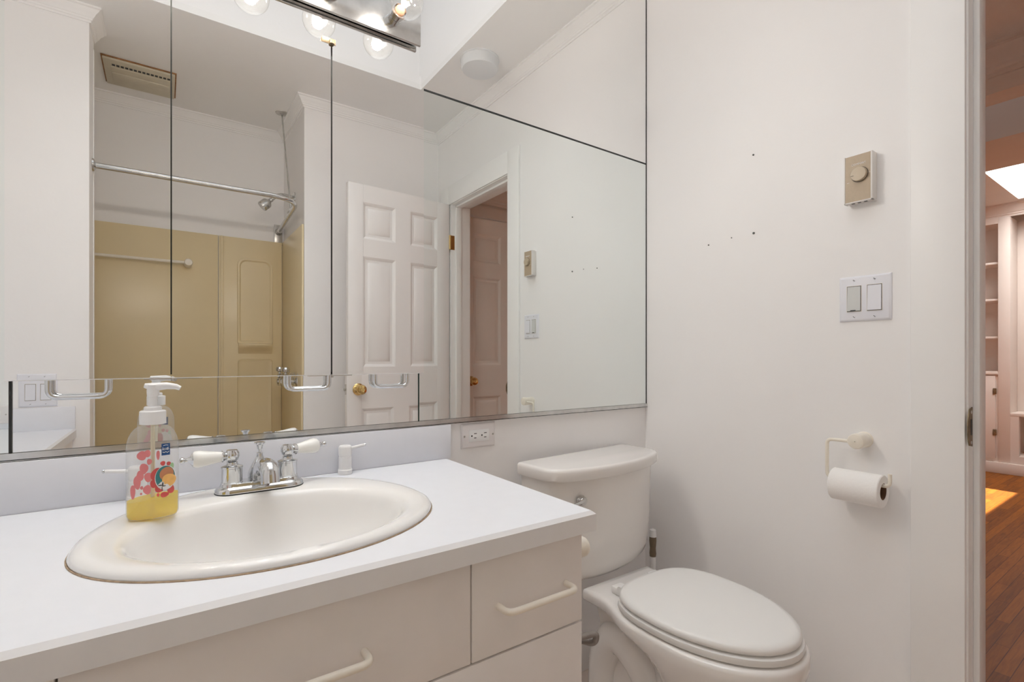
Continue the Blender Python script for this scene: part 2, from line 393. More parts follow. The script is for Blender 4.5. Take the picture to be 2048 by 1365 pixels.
door_leaf(.727, 2.04).build('door_leaf', HALLP, d2, local=True, smooth=30)
knob_mb(1, .035, .065, .90).build('door_knob', BRASS, d2, local=True)

# built-in shelving on the far wall
bi = thing('built_in_bookcase', (XF-.16, .9, 0), 'tall cream built-in bookcase with shelves and base cupboard in the far room', 'bookcase')
XB0 = XF-.32
p = M(); p.box(XB0, XF-.002, 1.117, 1.198, .10, ZR-.11, .003); p.box(XB0, XF-.002, 2.10, 2.18, .10, ZR-.11, .003)
p.build('pilaster', HALLP, bi)
M().box(XB0, XF-.002, 1.198, 2.10, 2.30, ZR-.11).build('header_board', HALLP, bi)
M().box(XF-.03, XF-.002, 1.198, 2.10, .10, 2.30).build('back_panel', HALLP, bi)
for z in (1.26, 1.61, 1.95): M().box(XB0+.03, XF-.03, 1.198, 2.10, z-.02, z, .003).build('shelf', HALLP, bi)
M().box(XB0-.01, XF-.03, 1.198, 2.10, .905, .935, .004).build('cupboard_top', HALLP, bi)
M().box(XB0+.017, XF-.031, 1.199, 2.099, .101, .904).build('cupboard_body', HALLP, bi)
for y0, y1 in ((1.215, 1.645), (1.655, 2.085)):
    dd = M(); dd.box(XB0-.004, XB0+.016, y0, y1, .13, .895, .003); dd.box(XB0-.010, XB0-.004, y0+.07, y1-.07, .2, .82, .004)
    do = dd.build('cupboard_door', HALLP, bi)
    for z in (.345, .725): M().box(XB0-.012, XB0-.004, (y0-.010 if y0 < 1.3 else y1-.016), (y0+.016 if y0 < 1.3 else y1+.010), z, z+.055, .003).build('hinge', DKBRASS, do)
M().box(XB0-.02, XF-.002, -.2, 2.18, .0, .10, .004).build('plinth', HALLP, bi)
p = M(); p.box(XB0, XF-.002, -.2, 1.117, .53, .56, .004); p.box(XB0, XF-.002, -.2, 1.117, .10, .17); p.box(XB0, XB0+.05, 1.06, 1.117, .17, .53)
p.build('window_seat', HALLP, bi)
p = M(); p.box(XF-.03, XF-.002, -.2, 1.117, .75, 2.34); p.box(XF-.06, XF-.03, -.2, 1.04, .78, .82, .004); p.box(XF-.05, XF-.03, 1.04, 1.117, .56, 2.34, .003)
p.build('window_seat_back', HALLP, bi)

# ------------------------------------------------------------------ mirrors
def mirror(name, x0, x1, z0, z1, m, label):
    o = M().box(x0, x1, D, D+.005, z0, z1).build(name, m, smooth=0)
    return tag(o, label, 'mirror', 'mirror panels on the vanity wall')
mirror('wall_mirror', .5665, 1.487, .888, 1.787, MIR_G, 'large frameless wall mirror above the toilet and outlet, with a faint green tint')
mirror('wall_mirror', XL+.01, 1.487, 1.793, 2.462, MIR_N, 'upper frameless wall mirror running behind the light bar to the ceiling')
mirror('wall_mirror', XL+.01, -.2280, .888, 1.787, MIR_G, 'frameless mirror strip left of the mirrored cabinet doors')
tm = mirror('wall_mirror', -.2225, .5625, .888, 1.036, MIR_N, 'low mirror strip under the cabinet doors, behind faucet and soap bottle')
tm.rotation_euler = (math.radians(-.30), 0, 0)
o = M().box(.564, .5655, D-.0005, D+.004, .888, 1.02).build('mirror_joint', GLASSEDGE, smooth=0); tag(o, 'dark vertical joint between the low mirror strip and large mirror', 'joint', 'joints between the mirror panels')
o = M().box(.575, 1.487, D-.0008, D+.004, 1.788, 1.7925).build('mirror_joint', DARK, smooth=0); tag(o, 'dark horizontal joint between the lower and upper right mirrors', 'joint', 'joints between the mirror panels')
o = M().box(1.4868, 1.4905, D-.001, D+.005, .888, 2.462).build('mirror_joint', DARK, smooth=0); tag(o, 'dark vertical mirror edge in the wall corner', 'joint', 'joints between the mirror panels')
o = M().box(-.2278, -.2245, D-.0006, D+.004, .888, 1.02).build('mirror_joint', DARK, smooth=0); tag(o, 'dark vertical joint at the left end of the low mirror strip', 'joint', 'joints between the mirror panels')
w = M(); w.box(XL+.01, 1.488, D-.006, D-.004, .876, .889); w.box(XL+.01, 1.488, D-.006, YW, .875, .8775)
tag(w.build('mirror_channel', DULLCH, smooth=0), 'thin metal channel holding the bottom edge of the mirrors', 'channel')

# medicine cabinet with three mirrored doors
YD = 1.236
mc = thing('medicine_cabinet', (.17, D, 1.02), 'frameless cabinet with three mirrored doors and chrome pulls over the vanity', 'cabinet')
M().box(-.226, .569, YD+.008, D-.0005, 1.026, 1.812).build('body', mat('cabinet_grey', srgb(84, 88, 86), .6), mc, smooth=0)
DX = [(-.231, .0112), (.0137, .3303), (.3340, .574)]
PULLX = [(-.173, -.088), (.235, .325), (.438, .525)]
for (x0, x1), (a, b) in zip(DX, PULLX):
    d = M().box(x0, x1, YD, YD+.006, 1.020, 1.817).build('mirror_door', MIR_N, mc, smooth=0)
    M().box(x0, x1, YD+.0002, YD+.0058, 1.0185, 1.020).build('edge_strip', WHITEP, d, smooth=0)
    pth = arc([(a, YD-.004, 1.0185), (a, YD-.004, .987), (b, YD-.004, .987), (b, YD-.004, 1.0185)], .018, 8)
    M().tube(pth, .0052, 14).build('pull', CHROME, d)
for x in (.017, .332):
    h = M(); h.box(x-.022, x+.010, YD-.001, YD+.012, 1.8172, 1.8315, .001); h.cyl(.006, (x, YD-.003, 1.8172), (x, YD-.003, 1.826), 14)
    h.build('top_hinge', DKBRASS, mc)
    h = M(); h.box(x-.05, x+.05, YD+.002, YD+.012, 1.0165, 1.019); h.cyl(.005, (x, YD, 1.013), (x, YD, 1.0185), 12)
    h.build('bottom_hinge', STEEL, mc)

# ------------------------------------------------------------------ light bar
lb = thing('light_bar', (.172, D, 1.90), 'chrome vanity light bar with a row of clear globe bulbs on the mirror', 'light fixture')
w = M(); w.box(-.218, .5626, 1.2295, 1.2375, 1.893, 1.998, .0012); w.box(-.214, .5586, 1.2375, D-.004, 1.899, 1.992)
w.build('back_plate', DULLCH, lb)
BX = [.488, .330, .172, .014, -.144]; BZ = 1.936
for x in BX:
    s_ = M(); s_.lathe([(.001, 0), (.017, 0), (.017, .016), (.0155, .0165), (.0155, .0185), (.017, .019), (.018, .040), (.0165, .040), (.015, .030), (.001, .030)], (x, 1.2295, BZ), (0, -1, 0), 28, False)
    so = s_.build('socket', CHROME, lb)
    R = .041; cy = 1.150
    g = M(); prof = [(.0125, -.042), (.0130, -.040), (.0145, -.0385)]+[(R*math.sin(t), -R*math.cos(t)) for t in [.42+i*(PI-.42)/22 for i in range(23)]]
    prof[-1] = (.0004, R); g.lathe(prof, (x, cy, BZ), (0, -1, 0), 36, False)
    bo = g.build('light_bulb', BULBG, so)
    st = M(); st.lathe([(.0125, -.046), (.0120, -.036), (.006, -.026), (.0035, -.016), (.003, -.004), (.001, -.004)], (x, cy, BZ), (0, -1, 0), 20, False)
    st.build('bulb_stem', COPPER, bo)
    fl = M(); fl.tube([(x+.011*math.cos(a), cy-.004, BZ+.011*math.sin(a)) for a in [i*PI*1.7/14 for i in range(15)]], .0011, 6)
    fl.build('filament', FIL, bo)
    lamp('bulb_light', 'POINT', (x, cy-.012, BZ), 2.1, (1.0, .95, .895), .014)

# ------------------------------------------------------------------ vanity
ZT_ = .781
vc = thing('vanity_cabinet', (.1, .95, 0), 'white laminate vanity base with drawers and cream pulls under the sink', 'cabinet')
w = M()
w.box(.611, .629, .692, YW-.016, 0, .744); w.box(XL+.002, .611, 1.216, 1.236, .1, .744); w.box(XL+.002, .611, .692, .71, .08, .744)
w.box(-.33, -.312, YP+.002, .692, .08, .744); w.box(XL+.002, .611, .72, 1.216, .08, .098); w.box(-.35, -.33, YP+.002, .692, 0, .08); w.box(-.312, .611, .73, .75, 0, .08)
w.build('body', CABM, vc)
def front(name, x0, x1, z0, z1, px=None, pz=None):
    o = M().box(x0, x1, .676, .691, z0, z1, .0012).build(name, CABM, vc)
    if px is not None:
        a, b = px-.0725, px+.0725
        pl = M(); pl.tube(arc([(a, .677, pz), (a, .645, pz), (b, .645, pz), (b, .677, pz)], .016, 8), .0055, 14); pl.build('pull', CREAM, o)
    return o
front('drawer', .3960, .629, .580, .742, .5175, .657)
front('drawer', -.088, .3935, .580, .742, .153, .657)
front('drawer', -.310, -.0905, .580, .742)
front('drawer', -.088, .629, .33, .5765, .27, .453)
front('drawer', -.310, -.0905, .33, .5765)
front('drawer', -.310, .629, .09, .3265, .16, .21)
o = M().box(-.345, -.331, YP+.004, .673, .09, .742, .0012).build('side_door', CABM, vc)

SC = (.158, .92); BC = (.161, .913)
NS = 96
def so_(t):
    return Vector((SC[0]+.267*math.cos(t), SC[1]+(.280 if math.sin(t) > 0 else .204)*math.sin(t), 0))
def sb_(t, k=1.0):
    return Vector((BC[0]+.206*k*math.cos(t), BC[1]+.163*k*math.sin(t), 0))
TH = [2*PI*i/NS for i in range(NS)]
# countertop with a cut-out, chamfered front edge
XE = .648
def Lpoly(i): return [(XL+.002, 1.234), (XE-i, 1.234), (XE-i, .658+i), (-.300-i, .658+i), (-.300-i, YP+.002), (XL+.002, YP+.002)]
bm = bmesh.new()
outer = [bm.verts.new((x, y, ZT_)) for x, y in Lpoly(.007)]
hole = [bm.verts.new(so_(t).lerp(sb_(t), .35)+Vector((0, 0, ZT_))) for t in TH]
eds = [bm.edges.new((outer[i], outer[(i+1) % 6])) for i in range(6)]+[bm.edges.new((hole[i], hole[(i+1) % NS])) for i in range(NS)]
bmesh.ops.triangle_fill(bm, use_beauty=True, use_dissolve=False, edges=eds, normal=(0, 0, 1))
w = M(); w.addbm(bm)
w.loft([[(so_(t).lerp(sb_(t), .35)+Vector((0, 0, ZT_))) for t in TH], [(so_(t).lerp(sb_(t), .35)+Vector((0, 0, ZT_-.036))) for t in TH]], False, False)
ct = tag(w.build('countertop', LAMIN, smooth=25), 'white laminate vanity countertop with a chamfered edge around the oval sink', 'countertop')
w = M(); w.loft([[(x, y, ZT_) for x, y in Lpoly(.007)], [(x, y, ZT_-.006) for x, y in Lpoly(0)], [(x, y, ZT_-.0365) for x, y in Lpoly(0)], [(x, y, ZT_-.0365) for x, y in Lpoly(.016)]], False, False)
w.build('front_edge', LEDGE, ct, smooth=20)
M().box(XL+.02, .656, 1.235, D-.007, ZT_-.002, .874, .0012).build('backsplash', LAMIN, ct)
M().box(XL+.02, -.303, YP+.001, YP+.014, ZT_, .874, .0012).build('backsplash', LAMIN, ct)

# sink
def rg(f, z): return [f(t)+Vector((0, 0, z)) for t in TH]
def lp(k): return lambda t: so_(t).lerp(sb_(t), k)
sk = thing('sink', (SC[0], SC[1], ZT_), 'oval drop-in off-white enamel sink set in the countertop', 'sink')
w = M(); z0 = ZT_
def grow(d):
    def f(t):
        p = so_(t); c = Vector((SC[0], SC[1], 0)); return p+(p-c).normalized()*d
    return f
w.loft([rg(grow(0), z0+.0004), rg(grow(.001), z0+.004), rg(grow(-.002), z0+.009), rg(grow(-.008), z0+.0125), rg(grow(-.018), z0+.0140), rg(lp(.55), z0+.0130), rg(lambda t: sb_(t, 1.075), z0+.0115), rg(lambda t: sb_(t, 1.03), z0+.008),
        rg(lambda t: sb_(t, 1.0), z0-.001), rg(lambda t: sb_(t, .975), z0-.015), rg(lambda t: sb_(t, .94), z0-.036), rg(lambda t: sb_(t, .87), z0-.066), rg(lambda t: sb_(t, .76), z0-.092), rg(lambda t: sb_(t, .60), z0-.113), rg(lambda t: sb_(t, .40), z0-.127), rg(lambda t: sb_(t, .2), z0-.134), rg(lambda t: sb_(t, .1), z0-.136)], False, True)
w.build('basin', SINKM, sk, smooth=60)
M().tube([grow(.0015)(t)+Vector((0, 0, z0+.0006)) for t in TH], .0014, 6, closed=True).build('caulk_line', CAULK, sk)
M().lathe([(.001, .001), (.014, .002), (.020, .004), (.022, .003), (.0225, 0)], (BC[0], BC[1], z0-.1362), (0, 0, 1), 28, False).build('drain', CHROME, sk)

# faucet
FX, FY, FZ = .162, 1.128, z0+.0135
fc = thing('faucet', (FX, FY, FZ), 'chrome two-handle faucet with white porcelain levers on the sink rim', 'faucet')
def stad(hl, hd, z, n=16):
    out = []
    for s_, cx in ((1, hl-hd), (-1, -(hl-hd))):
        for i in range(n+1):
            a = -PI/2+PI*i/n
            out.append((FX+cx+s_*hd*math.cos(a), FY+s_*hd*math.sin(a), z))
    return out
w = M(); w.loft([stad(.081, .0275, FZ-.001), stad(.081, .0275, FZ+.006), stad(.079, .0255, FZ+.0095), stad(.073, .0215, FZ+.0125), stad(.071, .0205, FZ+.018), stad(.069, .0185, FZ+.0195)], False, True)
w.build('base_plate', CHROME, fc, smooth=30)
M().loft([stad(.082, .0285, FZ-.0015), stad(.082, .0285, FZ+.0008)]).build('gasket', DARK, fc)
for s_ in (-1, 1):
    hx = FX+s_*.051; b = FZ+.0175
    w = M(); w.lathe([(.0195, 0), (.0195, .003), (.0185, .0035), (.0185, .030), (.0195, .031), (.0195, .0335), (.012, .036), (.010, .039), (.010, .042), (.001, .042)], (hx, FY, b), (0, 0, 1), 32, False)
    w.lathe([(.001, -.0135), (.0065, -.0125), (.011, -.008), (.0138, 0), (.0128, .006), (.0098, .0105), (.0095, .0115), (.0085, .0118), (.001, .0125)], (hx, FY, b+.054), (0, 0, 1), 28, False)
    hub = w.build('handle_hub', CHROME, fc)
    dr = Vector((-1, -.05, 0)) if s_ < 0 else Vector((1, .28, .03)); dr.normalize(); c0 = Vector((hx, FY, b+.054))
    w = M(); w.lathe([(.006, .010), (.0090, .014), (.0115, .0165), (.0110, .0185), (.001, .0185)], c0, dr, 24)
    w.build('lever_collar', CHROME, hub); w = M()
    w.lathe([(.0135, .066), (.0125, .0668), (.0060, .071), (.0035, .076), (.003, .0775), (.0052, .080), (.0060, .083), (.0050, .0862), (.001, .0885)], c0, dr, 24)
    w.build('lever_finial', CHROME, hub)
    M().lathe([(.0098, .0185), (.0110, .026), (.0136, .040), (.0158, .051), (.0165, .057), (.0158, .063), (.0132, .0662), (.001, .0664)], c0, dr, 28).build('lever', PORC, hub)
w = M(); w.lathe([(.021, 0), (.0225, .006), (.0220, .014), (.0175, .026), (.0115, .037), (.0070, .045), (.0060, .050), (.0060, .0535), (.0030, .0545), (.0030, .060), (.0050, .061), (.0058, .066), (.0068, .070), (.0100, .0725), (.0105, .0745), (.0080, .0755), (.001, .076)], (FX, FY+.010, FZ+.0175), (0, 0, .76), 28, False)
w.build('lift_rod_body', CHROME, fc)
w = M(); pth = arc([(FX+.002, FY+.004, FZ+.018), (FX+.002, FY-.020, FZ+.046), (FX+.002, FY-.060, FZ+.0545), (FX+.002, FY-.096, FZ+.0535), (FX+.002, FY-.102, FZ+.030)], .026, 8)
nn = len(pth); w.tube(pth, [.0185-.0020*i/nn for i in range(nn)], 24)
w.build('spout', CHROME, fc)

# white lever valves at the back of the sink
def valve(x, y, ang, label):
    v = thing('lever_valve', (x, y, ZT_), label, 'valve', 'white lever valves behind the sink')
    w = M(); w.lathe([(.0165, 0), (.0165, .010), (.0152, .0115), (.0152, .013), (.0148, .0132), (.0148, .040), (.0140, .0405), (.0140, .0445), (.0150, .045), (.0150, .062), (.0143, .0655), (.0125, .0675), (.001, .068)], (x, y, ZT_+.0005), (0, 0, 1), 28, False)
    w.build('body', WHITEP, v)
    d = Vector((math.cos(ang), math.sin(ang), .12)).normalized(); p = Vector((x, y, ZT_+.058))
    M().tube([p+d*.010, p+d*.030, p+d*.050], [.0042, .0038, .0034], 12).build('lever', WHITEP, v)
    M().lathe([(.003, 0), (.0036, .001), (.0036, .003), (.001, .0045)], p+d*.050, d, 12).build('lever_tip', CHROME, v)
valve(.358, 1.214, math.radians(8), 'white cylindrical lever valve right of the faucet against the backsplash')
valve(-.042, 1.214, math.radians(180), 'white cylindrical lever valve mostly hidden behind the soap bottle')

# ------------------------------------------------------------------ soap dispenser
BXc, BYc, BZ0 = -.0150, 1.030, z0+.0138
sd = thing('soap_dispenser', (BXc, BYc, BZ0), 'clear pump bottle with a little yellow soap on the left sink rim', 'bottle')
sd.scale = (.965, .965, .965)
HB = .158
def bhw(z):
    """half width / half depth of bottle at height z"""
    if z < .008: k = .90+.10*math.sin(PI/2*z/.008)
    elif z < .118: k = 1.0
    else: k = None
    if k: return .0375*k, .0245*k
    u = min(1, (z-.118)/(HB-.118)); e = math.sqrt(max(0, 1-u*u))
    return .0150+(.0375-.0150)*e, .0150+(.0245-.0150)*e
def bpt(t, z, s_=1.0, pw=2.5):
    a, b = bhw(z); c, s = math.cos(t), math.sin(t)
    pw = 2.5 if z < .118 else 2.5-.5*min(1, (z-.118)/.03)
    return Vector((BXc+a*s_*math.copysign(abs(c)**(2/pw), c), BYc+b*s_*math.copysign(abs(s)**(2/pw), s), BZ0+z))
N2 = 56; T2 = [2*PI*i/N2 for i in range(N2)]
zl = [0, .002, .005, .008, .03, .06, .09, .118, .126, .134, .141, .147, .152, .156, .158, .166]
w = M(); w.loft([[bpt(t, z) for t in T2] for z in zl], True, False)
w.build('bottle_body', CLEARP, sd, smooth=60)
w = M(); w.loft([[bpt(t, z, .965) for t in T2] for z in (.0015, .004, .008, .02, .030)]+[[bpt(t, .034+.004*math.cos(t), .965) for t in T2]], True, True)
w.build('liquid_soap', LIQ, sd, smooth=60)
w = M(); zc = BZ0+.160
w.lathe([(.0165, 0), (.0192, .0005), (.0192, .022), (.0180, .0235), (.0130, .024), (.0130, .029), (.0115, .031), (.001, .031)], (BXc, BYc, zc), (0, 0, 1), 32, False)
w.build('collar', WHITEP, sd)
w = M(); w.lathe([(.0068, .029), (.0068, .048), (.0085, .049), (.0090, .058), (.0080, .066), (.0085, .068), (.001, .070)], (BXc, BYc, zc), (0, 0, 1), 24, False)
hd = Vector((.96, -.15, 0)).normalized(); tp = Vector((BXc, BYc, zc+.064))
w.tube([tp-hd*.012+Vector((0, 0, .003)), tp, tp+hd*.020+Vector((0, 0, .002)), tp+hd*.034, tp+hd*.040+Vector((0, 0, -.003))], [.004, .0075, .0062, .0048, .0040], 14)
w.build('pump_head', WHITEP, sd)
M().cyl(.0032, (BXc, BYc, BZ0+.006), (BXc, BYc, zc), 12).build('dip_tube', mat('dip_tube_plastic', srgb(236, 226, 196), .4), sd)
# printing: flat patches that follow the bottle's front (towards the room)
def front_y(x, z):
    a, b = bhw(z); c = min(.999, abs((x-BXc)/a)); s = (1-c**2.5)**(1/2.5)
    return BYc-b*s
def patch(mb, cx, cz, rx, rz, off=.0004, n=28, wob=0.0, rings=4):
    vs = []; fs = []
    R_ = [[]]
    def P(x, z):
        x = max(BXc-.0365, min(BXc+.0365, x)); return Vector((x, front_y(x, z-BZ0)-off, z))
    vs.append(P(cx, cz))
    for r in range(1, rings+1):
        for i in range(n):
            a = 2*PI*i/n; k = r/rings*(1+wob*math.sin(3*a+cx*900)); vs.append(P(cx+rx*k*math.cos(a), cz+rz*k*math.sin(a)))
    for i in range(n): fs.append([0, 1+i, 1+(i+1) % n])
    for r in range(rings-1):
        for i in range(n): a0 = 1+r*n; fs.append([a0+i, a0+n+i, a0+n+(i+1) % n, a0+(i+1) % n])
    mb.add(vs, fs)
def X(u): return BXc+(u-.5)*.075     # u 0..1 across the bottle
Z_ = lambda h: BZ0+h
def blobs(name, lst, m, off=.0004, wob=.06):
    mb = M()
    for u, h, r1, r2 in lst: patch(mb, X(u), Z_(h), r1, r2, off, wob=wob)
    return mb.build(name, m, sd, smooth=60)
blobs('printed_bubbles', [(.30, .110, .0065, .0078), (.40, .113, .005, .006), (.44, .099, .0035, .005), (.34, .088, .006, .009), (.27, .076, .005, .009), (.42, .073, .0055, .008), (.40, .052, .0055, .008), (.14, .050, .0035, .012), (.30, .056, .0022, .003), (.29, .046, .0016, .002), (.60, .109, .0025, .008), (.22, .066, .005, .012)], PINK, .0004)
blobs('printed_bubbles', [(.58, .075, .0085, .012), (.53, .061, .006, .007), (.63, .052, .007, .007), (.60, .041, .002, .003), (.72, .040, .006, .0045), (.69, .094, .0035, .004), (.80, .092, .003, .004), (.84, .048, .005, .008)], RED, .0006)
blobs('printed_leaf', [(.86, .088, .003, .005)], LGREEN, .0007)
blobs('printed_oval', [(.74, .069, .0150, .0210)], PWHITE, .0009, 0)
blobs('printed_oval', [(.735, .070, .0138, .0195)], TEAL, .0011, 0)
blobs('printed_peach', [(.765, .075, .0100, .0120)], BROWN, .0013, .03)
blobs('printed_peach', [(.805, .064, .0100, .0110)], PEACH, .0015, .03)
blobs('printed_flower', [(.665, .057, .0050, .0055), (.75, .053, .0055, .0045)], PWHITE, .0017, .15)
mb = M()
for dx, dz, a, b in ((-.002, 0, .004, .0009), (.001, .0015, .0009, .0035), (.0025, -.0018, .003, .0008), (0, -.006, .0006, .004)): patch(mb, X(.675)+dx, Z_(.057)+dz, a, b, .0019, 12)
mb.build('printed_stamen', BLACK, sd, smooth=60)
mb = M(); x0, x1, h0, h1 = X(.665), X(.825), Z_(.1075), Z_(.1275); n = 8
for (a0, a1, b0, b1) in ((x0, x1, h0, h1),):
    vs = []; fs = []
    for i in range(n+1):
        x = a0+(a1-a0)*i/n
        for z in (b0, b1): vs.append(Vector((x, front_y(x, z-BZ0)-.0006, z)))
    for i in range(n): fs.append([2*i, 2*i+2, 2*i+3, 2*i+1])
    mb.add(vs, fs)
lo = mb.build('logo_patch', BLUE, sd)
mb = M()
def stroke(pts, r=.0005):
    mb.tube([Vector((x0+(x1-x0)*a, front_y(x0+(x1-x0)*a, .118)-.0009, h0+(h1-h0)*b)) for a, b in pts], r, 6)
stroke([(.12, .45), (.16, .72), (.22, .45), (.30, .62), (.36, .42), (.42, .62), (.50, .45), (.56, .66), (.62, .45), (.70, .62), (.78, .70), (.74, .42), (.88, .56)])
stroke([(.12, .30), (.30, .24), (.50, .30), (.70, .22), (.88, .32)], .0006)
stroke([(.20, .84), (.50, .88), (.80, .84)], .0004)
mb.build('logo_lettering', PWHITE, lo)

# ------------------------------------------------------------------ toilet
tx = 1.12
def egg(hw, yb, yf, k=.42, n=48, pw=2.0):
    """closed outline of an elongated seat: back yb, front yf (world y, front is smaller)"""
    ym = yb-(yb-yf)*k; out = []
    for i in range(n):
        a = 2*PI*i/n; c, s = math.cos(a), math.sin(a)
        x = hw*math.copysign(abs(c)**(2/(2.0 if s < 0 else 2.9)), c)
        y = ym+((yb-ym)*abs(s)**(2/2.9) if s > 0 else -(ym-yf)*abs(s))
        out.append((tx+x, y))
    return out
def bowl_ring(z, hb, hw, yb, yf, ymid, yfl=None, n=64):
    """bowl outline at z: straight narrow rear, flaring to a wide rounded front"""
    out = []; m = n//2; yfl = yfl or ymid+.07; ya = yfl+.15
    for i in range(m+1):
        y = yb+(yf-yb)*(math.sin(PI/2*i/m)**.9)
        q = max(0, (ymid-y)/(ymid-yf)); we = hw*math.sqrt(max(0, 1-q**2.1)) if y < ymid else hw
        t = max(0, min(1, (ya-y)/(ya-yfl))); t = t*t*(3-2*t)
        out.append((min(hb, we)+max(we-hb, 0)*t, y))
    return [(tx-wd, y, z) for wd, y in out]+[(tx+wd, y, z) for wd, y in reversed(out[:-1])]
to = thing('toilet', (tx, .9, 0), 'white two-piece toilet with closed lid between vanity and right wall', 'toilet')
w = M()
RW = [(.402, .120, .150, 1.03, .555, .75, .84), (.402, .131, .174, 1.045, .523, .75, .84), (.398, .137, .180, 1.05, .517, .75, .84), (.392, .139, .182, 1.05, .515, .75, .84), (.376, .139, .182, 1.05, .515, .75, .84), (.368, .134, .181, 1.048, .516, .75, .83), (.358, .108, .179, 1.045, .519, .75, .80), (.342, .092, .176, 1.043, .523, .75, .765),
      (.31, .084, .166, 1.04, .535, .76, .735), (.265, .079, .150, 1.035, .558, .77, .72), (.21, .077, .131, 1.03, .590, .79, .73), (.15, .080, .112, 1.03, .622, .81, .76), (.09, .092, .110, 1.05, .645, .84, .80), (.04, .106, .116, 1.06, .648, .86, .85), (.015, .113, .123, 1.07, .640, .87, .87), (0, .115, .125, 1.07, .637, .87, .87)]
w.loft([bowl_ring(*r) for r in reversed(RW)], True, True)
for s_ in (-1, 1):     # trapway bulging on each side
    pth = arc([(tx+s_*.062, .70, .10), (tx+s_*.070, .80, .14), (tx+s_*.066, .90, .255), (tx+s_*.060, .985, .285), (tx+s_*.058, 1.035, .20), (tx+s_*.060, 1.04, .02)], .07, 8)
    w.tube(pth, .052, 18)
w.build('bowl', TOILM, to, smooth=50)
def slab(outline_fn, levels):
    mm = M(); mm.loft([[(x, y, z) for x, y in outline_fn(i)] for i, z in levels]); return mm
def lid_o(i): return egg(.173-i, .952-i, .530+i)
def seat_o(i): return egg(.177-i, .955-i, .523+i)
slab(seat_o, [(.012, .4035), (.003, .406), (0, .410), (.002, .4205), (.012, .4235)]).build('seat', SEATM, to, smooth=60)
slab(lid_o, [(.010, .4265), (.002, .4275), (0, .431), (.001, .438), (.006, .4435), (.018, .4465), (.045, .4475), (.090, .450), (.14, .451)]).build('lid', SEATM, to, smooth=60)
for s_ in (-1, 1):
    w = M(); w.box(tx+s_*.075-.02, tx+s_*.075+.02, .952, .985, .402, .424, .006); w.cyl(.009, (tx+s_*.075-.02, .952, .422), (tx+s_*.075+.02, .952, .422), 16)
    w.build('seat_hinge', SEATM, to)
ROT = Matrix.Translation((tx, 1.23, 0)) @ Matrix.Rotation(math.radians(4.5), 4, 'Z') @ Matrix.Translation((-tx, -1.23, 0))
def tank_ring(hw, ys, yc, z, r=.03, yb=1.230, n=14):
    """flat back at yb, sides to ys, bowed front reaching yc at the middle"""
    pts = [(tx-hw, yb, z)]
    # left side down to the rounded corner, bowed front, right side
    m = 22; fr = []
    for i in range(m+1):
        q = -1+2*i/m; e = 2.0
        x = q*hw; y = ys-(ys-yc)*(1-abs(q)**2.2)
        fr.append(Vector((x, y)))
    L = [Vector((-hw, ys+r))]+fr[1:-1]+[Vector((hw, ys+r))]
    # round the two front corners
    A = [Vector((-hw, ys+r*1.2)), Vector((-hw, ys)), fr[2]]; B = [fr[-3], Vector((hw, ys)), Vector((hw, ys+r*1.2))]
    bez = lambda P: [P[0]*(1-t)**2+P[1]*2*t*(1-t)+P[2]*t*t for t in [k/6 for k in range(7)]]
    prof = bez(A)+fr[3:-3]+bez(B)
    pts += [(tx+p.x, p.y, z) for p in prof]; pts.append((tx+hw, yb, z)); return [ROT @ Vector(p) for p in pts]
w = M(); yb = 1.234
w.loft([tank_ring(.165, 1.13, 1.090, .404, yb=1.215), tank_ring(.190, 1.118, 1.070, .408, yb=1.22), tank_ring(.212, 1.108, 1.056, .424), tank_ring(.222, 1.103, 1.050, .450), tank_ring(.230, 1.10, 1.046, .52), tank_ring(.237, 1.10, 1.042, .64), tank_ring(.240, 1.10, 1.040, .712)])
w.build('tank', TOILM, to, smooth=40)
w = M()
w.loft([tank_ring(.244, 1.096, 1.036, .7115), tank_ring(.2525, 1.0875, 1.0275, .7125), tank_ring(.2550, 1.0855, 1.0245, .716), tank_ring(.2555, 1.085, 1.024, .738), tank_ring(.2545, 1.0862, 1.0252, .7435), tank_ring(.2510, 1.0895, 1.0285, .7470), tank_ring(.242, 1.098, 1.037, .748)])
w.build('tank_lid', TOILM, to, smooth=40)
fl = M(); fx = .972; fy = 1.053; fz = .655
fl.lathe([(.0150, 0), (.0150, .006), (.0125, .010), (.0125, .016), (.0115, .018), (.001, .0185)], (fx, fy, fz), (0, -1, 0), 24)
fl.tube([(fx, fy-.014, fz), (fx-.03, fy-.020, fz-.003), (fx-.075, fy-.020, fz-.010)], [.006, .005, .006], 12)
fl.build('flush_lever', DULLCH, to)

# braided supply hose looping beside the toilet
w = M(); w.tube(arc([(.80, 1.246, .20), (.80, 1.17, .20), (.83, 1.02, .30), (.915, .925, .352), (.915, .935, .318), (.86, 1.10, .30), (.90, 1.15, .33), (.93, 1.165, .40)], .06, 8), .0078, 12)
tag(w.build('water_supply_hose', HOSE), 'grey braided water hose looping beside the toilet base near the vanity', 'hose')
# toilet brush / plunger stick in the corner
tb = thing('toilet_brush', (1.425, 1.165, 0), 'white toilet brush with tan grip standing in the corner behind the toilet', 'brush')
M().lathe([(.045, 0), (.050, .005), (.050, .13), (.040, .15), (.014, .155), (.001, .155)], (1.425, 1.165, 0), (0, 0, 1), 28, False).build('holder_cup', WHITEP, tb)
M().cyl(.0105, (1.425, 1.165, .15), (1.425, 1.165, .36), 16).build('stick', WHITEP, tb)
M().lathe([(.0110, 0), (.0120, .01), (.0105, .03), (.0125, .055), (.0120, .072), (.001, .072)], (1.425, 1.165, .355), (0, 0, 1), 18, False).build('grip', RUBBERT, tb)
M().lathe([(.0130, 0), (.0132, .012), (.0105, .024), (.001, .029)], (1.425, 1.165, .425), (0, 0, 1), 18, False).build('grip_cap', WHITEP, tb)

